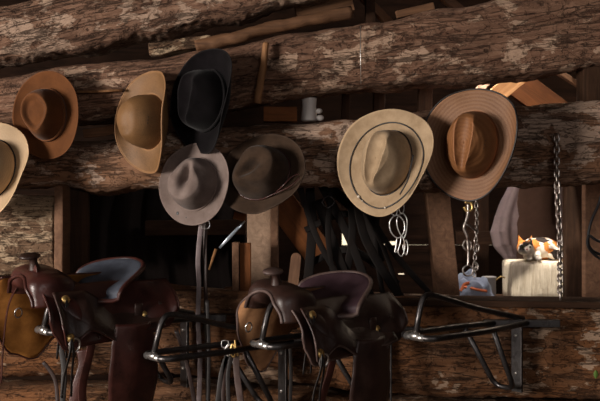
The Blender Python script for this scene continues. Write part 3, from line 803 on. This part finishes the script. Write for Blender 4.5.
wire(t, 'curb_hook', [P(465, 202, Yb), P(471, 203, Yb), P(472, 209, Yb), P(467, 211, Yb), P(464, 207, Yb)], .006, 'brass')
# strap hanging from grey hat with buckle
def strap(name, label, pts, w, th, m, cat='strap', up=Vector((0, -1, 0)), group=None, n=6):
    o = recenter(obj(name, strap_bm(smooth_path(pts, n), w, th, up), m)); return tag(o, label, cat, group)
t = thing('strap', 'long worn leather strap with a buckle hanging below the grey hat', 'strap', P(204, 216, -.07))
def rel(t, pts): return [Vector(p) - t.location for p in pts]
obj('belt', strap_bm(smooth_path(rel(t, [P(203, 214, -.06), P(200, 235, -.07), P(198, 262, -.07), P(199, 285, -.06), P(198, 320, -.06), P(200, 360, -.06), P(199, 402, -.06), P(199, 430, -.06)]), 6), .019, .004, Vector((.25, -1, 0))), 'strap_pale', t)
obj('belt', strap_bm(smooth_path(rel(t, [P(206, 214, -.04), P(205, 240, -.05), P(205, 270, -.05), P(206, 310, -.04), P(207, 360, -.04), P(208, 430, -.04)]), 6), .016, .004, Vector((-.35, -1, 0))), 'leather', t)
wire(t, 'buckle', [P(202, 221, -.08), P(209, 221.5, -.08), P(209, 228, -.08), P(202, 228, -.08)], .0025, n=2, closed=True)
# slender blade with wooden handle
t = thing('blade', 'narrow blue grey blade with an orange wooden handle slanting left of the pale post', 'blade', P(225, 240, .05))
obj('blade', strap_bm(rel(t, [P(219.5, 248, .05), P(228, 239, .05), P(238, 228, .05), P(245, 221, .05)]), [.009, .014, .013, .006], .003), 'blade', t)
obj('handle', tube(rel(t, [P(216, 249, .05), P(213, 258, .05), P(209, 270, .05)]), [.006, .006, .004], sides=10), 'tan_board', t)
board('nail_block', 'small orange brown block peeping out under the dark brown hat', 'wood block', P(234, 215, .1), P(246, 218, .1), .03, .05, 'orange_board')
# black cord at right edge
t = thing('cord', 'black knotted cord hanging at the right edge', 'cord', P(592, 235, .1))
obj('strand', tube(smooth_path(rel(t, [P(606, 170, .1), P(600, 200, .1), P(591, 222, .09), P(588, 240, .09), P(592, 250, .09), P(606, 257, .1)]), 8), .006), 'rubber', t)
obj('strand', tube(smooth_path(rel(t, [P(608, 245, .08), P(596, 240, .07), P(589, 236, .07), P(588, 246, .07), P(596, 256, .08), P(608, 262, .08)]), 8), .006), 'rubber', t)
# dark tack pile in opening
rnd = random.Random(3)
hs = [((300, 188), (318, 240), (350, 296)), ((322, 186), (350, 240), (372, 300)), ((345, 186), (378, 236), (402, 300)), ((362, 200), (392, 250), (436, 300)),
      ((310, 188), (312, 232), (306, 300)), ((332, 186), (328, 236), (338, 300)), ((350, 190), (352, 240), (340, 300)), ((378, 210), (376, 250), (384, 300)),
      ((305, 230), (350, 214), (384, 250)), ((312, 262), (352, 250), (398, 284)), ((356, 192), (366, 240), (402, 300)), ((318, 200), (340, 262), (356, 300)), ((330, 188), (364, 220), (380, 262))]
for i, (a, b, c) in enumerate(hs):
    Y = .12 + .03 * (i % 5)
    strap('harness_strap', 'black leather harness strap in the tangle of tack below the cream cowboy hat', [P(*a, Y), P(*b, Y - .03), P(*c, Y)], rnd.uniform(.018, .045), .006,
          'harness', 'strap', Vector((rnd.uniform(-.4, .4), -1, rnd.uniform(-.2, .4))), 'tangled harness straps in the opening')
t = thing('buckle', 'dull square buckle among the black harness straps', 'buckle', P(328, 202, .08))
wire(t, 'frame', [P(328, 196, .08), P(335, 201, .08), P(328, 208, .08), P(322, 202, .08)], .0025, 'iron', True, 2)
# ---------------------------------------------------------------- saddle racks
AN = math.radians(40)
F = Vector((-math.cos(AN), -math.sin(AN), 0))
RM = Matrix((F, Vector((0, 0, 1)).cross(F), Vector((0, 0, 1)))).transposed()
LR = .61
def make_rack(label, endpx, endpy):
    Yc = -.42
    e = P(endpx, endpy, Yc); m = e - F * LR; 
    t = thing('saddle_rack', label, 'saddle rack', (m.x, m.y, m.z), RM, 'folding saddle racks on the lower log')
    W = .075
    p = [(.0, -.035, 0), (.30, -W, 0), (LR, -W, 0), (LR, W, 0), (.30, W, 0), (.0, .035, 0)]
    obj('rail_loop', tube(round_path(p, .045), .0115, sides=12), 'iron', t)
    p = [(-.02, 0, .012), (.28, 0, .078), (LR - .07, 0, .15), (LR - .035, 0, .13), (LR, 0, 0.0)]
    obj('ridge_tube', tube(round_path(p, .05), .0105, sides=12), 'iron', t)
    p = [(.26, -.07, 0), (.10, -.045, -.245), (.10, .045, -.245), (.26, .07, 0)]
    obj('brace', tube(round_path(p, .04), .0105, sides=12), 'iron', t)
    bm = bmesh.new(); box_bm(bm, (.02, 0, -.13), (.012, .05, .29), bev=.003); obj('mounting_plate', bm, 'iron', t, smooth=False)
    bm = bmesh.new(); box_bm(bm, RM.inverted() @ Vector((.0, -.022, -.002)), (.30, .03, .03), RM.inverted(), bev=.003); obj('side_arm', bm, 'iron', t, smooth=False)
    bm = bmesh.new(); bmesh.ops.create_icosphere(bm, subdivisions=3, radius=.0165)
    o = obj('weld', bm, 'steel', t); o.location = (LR, 0, .004); o.scale = (1, 1.5, .95)
    o = obj('worn_end', tube([(LR, -.045, 0), (LR, -.02, 0), (LR, .02, 0), (LR, .045, 0)], .0122, sides=12), 'steel', t); o['label'] = 'bare shiny crossbar end'
    for z in (-.05, -.2):
        bm = lathe([(.007, 0), (.007, .006)], 6); o = obj('bolt', bm, 'steel', t); o.location = (.026, 0, z); o.rotation_euler = (0, PI / 2, 0)
    return t
make_rack('empty black saddle rack at right, nothing on it, below the cat', 415, 337)
make_rack('black saddle rack carrying the right saddle', 261, 345)
make_rack('empty black saddle rack between the two saddles', 153, 357)
make_rack('black saddle rack under the left saddle', 43, 331)
# ---------------------------------------------------------------- saddles
def make_saddle(label, hx, hy, mats, rein=False, ext=0):
    """hx,hy pixel of horn base ; local x forward, y left (toward the viewer), z up"""
    body, swellm, cantm, rimm, suede = mats
    Yh = -.38
    hb = P(hx, hy, Yh)
    root = hb - F * .2 - Vector((0, 0, .055))
    t = thing('saddle', label, 'saddle', root, RM @ Matrix.Rotation(-.17, 3, 'X'), 'western saddles on the racks')
    # seat and jockeys : one draped sheet
    def seat(u, v):
        x = lerp(.17, -.2, u); a = v * 2 - 1
        zt = interp([(-.2, -.05), (-.1, -.055), (-.0, -.02), (.08, .012), (.17, .04)], x)[0]
        half = interp([(-.2, .15), (-.1, .19), (.02, .165), (.1, .2), (.17, .17)], x)[0]
        y = half * math.sin(a * 1.25) / math.sin(1.25)
        drop = (1 - math.cos(a * 1.25)) * interp([(-.2, .10), (-.05, .16), (.17, .16)], x)[0]
        return Vector((x, y, zt - drop + .003 * noise.noise(Vector((x * 20, y * 20, 0)))))
    solid(obj('seat', grid(seat, 40, 41), body, t), .006, 0)
    # skirts either side, suede inside
    for sg in (1, -1):
        def skirt(u, v):
            x = lerp(.22, -.29, u); xo = 0 if sg > 0 else ext * sst(-.05, .2, x)
            low = interp([(-.29, .09), (-.25, .15), (-.12, .19), (.0, .19), (.1, .19), (.16, .2), (.2, .15), (.22, .10)], x)[0] if sg > 0 else \
                  interp([(-.29, .09), (-.25, .15), (-.12, .17), (-.05, .2), (.0, .27), (.06, .36), (.12, .34), (.2, .22), (.22, .12)], x)[0]
            s = v
            y = .075 + (.115 if sg > 0 else .12) * math.sin(min(1, s * 1.1) * 1.45) + .01 * math.sin(u * 9)
            z = .012 - low * s ** 1.15
            if sg < 0: z += .004 * math.sin(u * 40) * s
            return Vector((x + xo, sg * y, z))
        bm = grid(skirt, 44, 24)
        if sg > 0: bmesh.ops.reverse_faces(bm, faces=bm.faces[:])
        o = obj('skirt', bm, [body, suede], t); solid(o, .007, 0, mo=1)
        edge = [skirt(0, k / 16) for k in range(17)] + [skirt(k / 40, 1) for k in range(41)] + [skirt(1, 1 - k / 10) for k in range(11)]
        obj('skirt_edge', tube(edge, .0046, sides=6), rimm, t)
        # seat jockey with curled lower edge
        if sg > 0:
            def jock(u, v):
                x = lerp(.19, -.22, u)
                low = interp([(-.22, .05), (-.15, .07), (-.02, .11), (.08, .12), (.13, .15), (.165, .17), (.19, .09)], x)[0]
                s = v; y = .12 + .1 * math.sin(s * 1.3); z = interp([(-.22, -.075), (-.04, -.06), (.08, .0), (.2, .0)], x)[0] - low * s
                return Vector((x, y + .004, z))
            bm = grid(jock, 44, 14); bmesh.ops.reverse_faces(bm, faces=bm.faces[:])
            o = obj('seat_jockey', bm, 'leather_tool', t); solid(o, .006, 0)
            obj('jockey_edge', tube([jock(k / 40, 1) for k in range(41)], .0036, sides=6), rimm, t)
            for (cx, cs) in ((.15, .15), (-.16, .35), (.155, .85)):
                u_ = (.19 - cx) / .41; p = jock(u_, cs)
                bm = lathe([(.016, 0), (.016, .003), (.012, .006), (.004, .008)], 20)
                o = obj('concho', bm, 'brass', t); o.location = p + Vector((0, .004, .002)); o.rotation_euler = (-1.1, 0, 0)
                for dx in (-.006, .008):
                    s0 = o.location + Vector((0, .008, 0))
                    obj('saddle_string', strap_bm(smooth_path([s0, s0 + Vector((dx, .012, -.05)), s0 + Vector((dx * 2, .0, -.13)), s0 + Vector((dx * 2.5, .002, -.21))], 5), .008, .003, Vector((0, 1, .2))), 'leather_black', t)
    # fork / swell : thick arch over the gullet
    def arch(u, v):
        a = lerp(-1, 1, u); th = a * 1.42
        cy, cz = .112 * math.sin(th), -.07 + .105 * math.cos(th) * (1.0)
        
        rad = .024 + .026 * math.exp(-((abs(a) - .5) / .22) ** 2)
        wid = .062 + .012 * math.exp(-((abs(a) - .5) / .25) ** 2)
        fi = 2 * PI * v; nx, nr = math.cos(fi), math.sin(fi)
        dirv = Vector((0, math.sin(th), math.cos(th)))
        return Vector((.185 + wid * nx * (1 if nx > 0 else 1.35), cy, cz)) + dirv * rad * nr
    bm = bmesh.new(); NS = 24
    R = [[bm.verts.new(arch(i / 40, k / NS)) for k in range(NS)] for i in range(41)]
    for A_, B_ in zip(R, R[1:]):
        for k in range(NS): bm.faces.new((A_[k], A_[(k + 1) % NS], B_[(k + 1) % NS], B_[k]))
    bm.faces.new(R[0][::-1]); bm.faces.new(R[-1]); bmesh.ops.recalc_face_normals(bm, faces=bm.faces[:])
    obj('swell', bm, swellm, t)
    gl = [arch(i / 40, .98) + Vector((.004, 0, 0)) for i in range(41)]
    e = obj('gullet_rim', tube(gl, .0062, sides=8), rimm, t)
    # horn
    mt = Matrix.Translation((.205, 0, .05)) @ Matrix.Rotation(.22, 4, 'Y')
    obj('horn', lathe([(.026, -.01), (.019, .01), (.0145, .03), (.015, .046), (.02, .052)], 20, mt=mt), 'leather', t)
    mt2 = mt @ Matrix.Translation((.012, 0, .052)) @ Matrix.Rotation(-.12, 4, 'Y') @ Matrix.Diagonal((1.15, 1, 1, 1))
    o = obj('horn_cap', lathe([(.012, -.003), (.03, .0), (.034, .005), (.033, .01), (.022, .015), (.006, .017)], 26, mt=mt2), 'leather_worn' if not rein else 'leather', t)
    # cantle : raised dish with rolled rim
    def cant(u, v):
        th = lerp(-.5, PI + .5, u); s = v; ex = max(0, -th, th - PI) / .5; th = max(0, min(PI, th))
        c0 = Vector((.0, 0, -.04))
        rim = Vector((-.215 + .17 * abs(math.cos(th)) ** 2.4, .17 * math.cos(th), -.035 + .104 * math.sin(th) ** .7)) + Vector((.11 * ex, -math.copysign(.06, math.cos(th)) * ex, -.012 * ex))
        p = c0.lerp(rim, s); p.z -= .015 * math.sin(s * PI) * math.sin(th)
        return p
    bm = grid(cant, 40, 16)
    o = obj('cantle', bm, [cantm, body], t); solid(o, .012, 0, mo=0)
    obj('cantle_roll', tube([cant(k / 40, 1) for k in range(41)], .0085, sides=10), rimm, t)
    # rear housing behind cantle
    def rear(u, v):
        a = v * 2 - 1; x = lerp(-.15, -.28, u); w = lerp(.15, .17, u) * (1 - .15 * u)
        y = w * math.sin(a * 1.2) / math.sin(1.2); z = lerp(.0, -.05, u) - (1 - math.cos(a * 1.2)) * .13
        return Vector((x, y, z))
    solid(obj('back_housing', grid(rear, 12, 33), body, t), .008, 0)
    # near fender, stirrup leather
    def fend(u, v):
        w = interp([(0, .07), (.2, .09), (.45, .1), (.8, .09), (1, .05)], v)[0]
        x = -.09 + w * (u * 2 - 1) - .02 * v; z = -.11 - .42 * v; y = .215 + .03 * math.sin(v * 3) - .02 * v + .008 * math.cos((u - .5) * 5)
        return Vector((x, y, z))
    bm = grid(fend, 14, 30)
    solid(obj('fender', bm, [body, suede], t), .006, 0, mo=1)
    obj('fender_edge', tube([fend(0, k / 24) for k in range(25)] , .003, sides=6), rimm, t)
    for x, y, w, l in ((-.13, .17, .03, .5), (-.19, .15, .022, .5), (.05, .16, .03, .45), (-.22, .17, .012, .5)):
        obj('billet', strap_bm(smooth_path([(x, y, -.05), (x, y + .01, -.2), (x + .01, y - .01, -.35), (x, y, -l)], 6), w, .005, Vector((.1, 1, 0))), 'leather_red' if x > 0 else 'leather', t)
    # rigging ring with latigo on near front
    rg = obj('rigging_ring', tube([Vector((.14 + .02 * math.cos(a), .222, -.165 + .024 * math.sin(a))) for a in [2 * PI * k / 24 for k in range(24)]], .0036, True, 8), 'steel', t)
    fa = obj('breast_collar_ring', tube([Vector((.185 + .014 * math.cos(a), -.16, -.15 + .018 * math.sin(a))) for a in [2 * PI * k / 20 for k in range(20)]], .003, True, 8), 'steel', t)
    if rein:
        pts = [(.205, -.02, .075), (.215, .03, .06), (.2, .02, .035), (.185, -.03, .06), (.215, -.05, .03), (.23, -.09, -.03), (.235, -.14, -.12), (.235, -.16, -.25), (.23, -.17, -.42)]
        obj('rein', strap_bm(smooth_path(pts, 8), .02, .004, Vector((1, -.2, .35))), 'leather_red', t)
    return t
make_saddle('dark leather western saddle at right with plum seat, tan suede under its gullet', 276, 284, ('leather', 'leather', 'leather_seat', 'leather_worn', 'suede'))
make_saddle('reddish leather western saddle at left with grey blue padded cantle', 35, 269, ('leather_red', 'leather_red', 'leather_blue', 'leather_red', 'suede_gold'), True, .07)

# straps hanging around the saddles
strap('cinch_strap', 'reddish leather cinch strap hanging twisted under the left saddle', [P(82, 350, -.3), P(84, 365, -.3), P(78, 385, -.3), P(72, 415, -.3)], .042, .007, 'leather_red')
t = thing('bridle', 'bundle of dark bridle leather with brass snap hanging left of the right saddle', 'bridle', P(232, 348, -.25))
for (a, w, m) in (([(230, 350), (222, 372), (217, 410)], .02, 'leather_black'), ([(233, 350), (228, 375), (229, 410)], .016, 'leather_black'), ([(236, 352), (237, 375), (242, 410)], .024, 'leather_worn'), ([(228, 352), (225, 366), (223, 392), (224, 410)], .014, 'leather')):
    obj('rein', strap_bm(smooth_path(rel(t, [P(x, y, -.27) for x, y in a]), 6), w, .005), m, t)
obj('snap', tube(smooth_path(rel(t, [P(233, 344, -.28), P(235, 350, -.28), P(234, 357, -.28), P(230, 352, -.28)]), 5, True), .004, True), 'brass', t)
obj('snap', tube(smooth_path(rel(t, [P(235, 340, -.28), P(236, 348, -.28), P(238, 356, -.28)]), 5), .004), 'brass', t)
obj('ring', tube(smooth_path(rel(t, [P(229, 344, -.28), P(232, 350, -.28), P(228, 356, -.28), P(225, 350, -.28)]), 5, True), .003, True), 'steel', t)
wire(t, 'buckle', [P(222, 341, -.28), P(228, 341, -.28), P(228, 347, -.28), P(222, 347, -.28)], .002, 'steel', True, 2)
board('paper_scrap', 'small pale board tucked behind the left saddle fender', 'board', P(121, 356, -.03), P(136, 354, -.03), .065, .006, 'post_lit')
for i, (pts, w) in enumerate((([(150, 340), (148, 370), (150, 410)], .02), ([(207, 300), (209, 350), (208, 410)], .014), ([(176, 330), (186, 360), (196, 410)], .016), ([(60, 345), (64, 370), (62, 410)], .022), ([(43, 362), (55, 380), (58, 410)], .015), ([(392, 305), (391, 350), (391, 410)], .008), ([(386, 305), (387, 350), (386, 410)], .01), ([(290, 345), (291, 370), (290, 410)], .014), ([(130, 340), (142, 372), (150, 402)], .014), ([(366, 300), (380, 350), (384, 410)], .02))):
    strap('tie_strap', 'dark narrow tack strap hanging from the racks near the bottom edge', [P(x, y, -.12) for x, y in pts], w, .005, 'leather_black' if i % 2 else 'leather', group='narrow straps hanging below the racks')
# small green leaf at right
def leaf(u, v):
    a = u * 2 - 1; w = .009 * math.sin(min(1, v * 1.02) * PI) ** .8
    return P(596, 370, -.06) + Vector((a * w, .002 * abs(a), -.035 * v))
o = recenter(obj('leaf', grid(leaf, 7, 14), 'green')); solid(o, .0008); tag(o, 'small green leaf against the lower log at the right edge', 'leaf')
# nail / hanging wires on upper log
recenter(tag(obj('wire', tube([P(360.5, 26, -.035), P(360.5, 55, -.04), P(361, 84, -.035)], .0015), 'steel'), 'thin light wire hanging straight down the upper log', 'wire'))

# ---------------------------------------------------------------- light
def area(name, loc, target, sx, sy, e, c):
    l = bpy.data.lights.new(name, 'AREA'); l.shape = 'RECTANGLE'; l.size, l.size_y = sx, sy; l.energy = e; l.color = c
    o = bpy.data.objects.new(name, l); COL.objects.link(o); o.location = loc
    o.rotation_euler = (Vector(target) - Vector(loc)).to_track_quat('-Z', 'Y').to_euler(); return o
area('doorway_light', (-4.9, -4.1, 2.05), (0, 0, 1.75), 1.4, 1.4, 520, (1, .91, .83))
area('added_front_fill', (1.2, -5.3, 2.5), (0, 0, 1.6), 2.5, 1.2, 45, (.95, .88, .85))  # weak fill lamp added behind the camera, the front wall is closed
area('added_rear_fill', (1.9, 1.3, 2.6), (.6, .4, 1.6), .6, .5, 9, (1, .8, .6))  # added warm lamp for the boards behind the logs, not a window
area('added_overhead_fill', (.7, .42, 2.5), (1.0, .95, 1.2), .4, .1, 14, (1, .9, .84))  # added lamp that brightens the coat sleeve and denim
sun = bpy.data.lights.new('sun', 'SUN'); sun.energy = 10; sun.angle = math.radians(1.0); sun.color = (1, .93, .82)
so = bpy.data.objects.new('sun', sun); COL.objects.link(so)
sd = Vector((.12, .33, -1)).normalized(); so.rotation_euler = sd.to_track_quat('-Z', 'Y').to_euler()
w = bpy.data.worlds.new('w'); SC.world = w; w.use_nodes = True
w.node_tree.nodes['Background'].inputs[0].default_value = (.62, .78, 1, 1); w.node_tree.nodes['Background'].inputs[1].default_value = .5
# ---------------------------------------------------------------- camera
cd = bpy.data.cameras.new('cam'); cam = bpy.data.objects.new('cam', cd); COL.objects.link(cam)
cam.location = (0, CY, CZ); cam.rotation_euler = (PI / 2, 0, 0); cd.sensor_width = 36; cd.lens = 54; cd.clip_start = .05
SC.camera = cam
cd.dof.use_dof = True; cd.dof.focus_distance = 3.45; cd.dof.aperture_fstop = 4
SC.view_settings.view_transform = 'Standard'; SC.view_settings.look = 'None'; SC.view_settings.gamma = 1
SC.view_settings.exposure = 0
SC.cycles.use_denoising = True
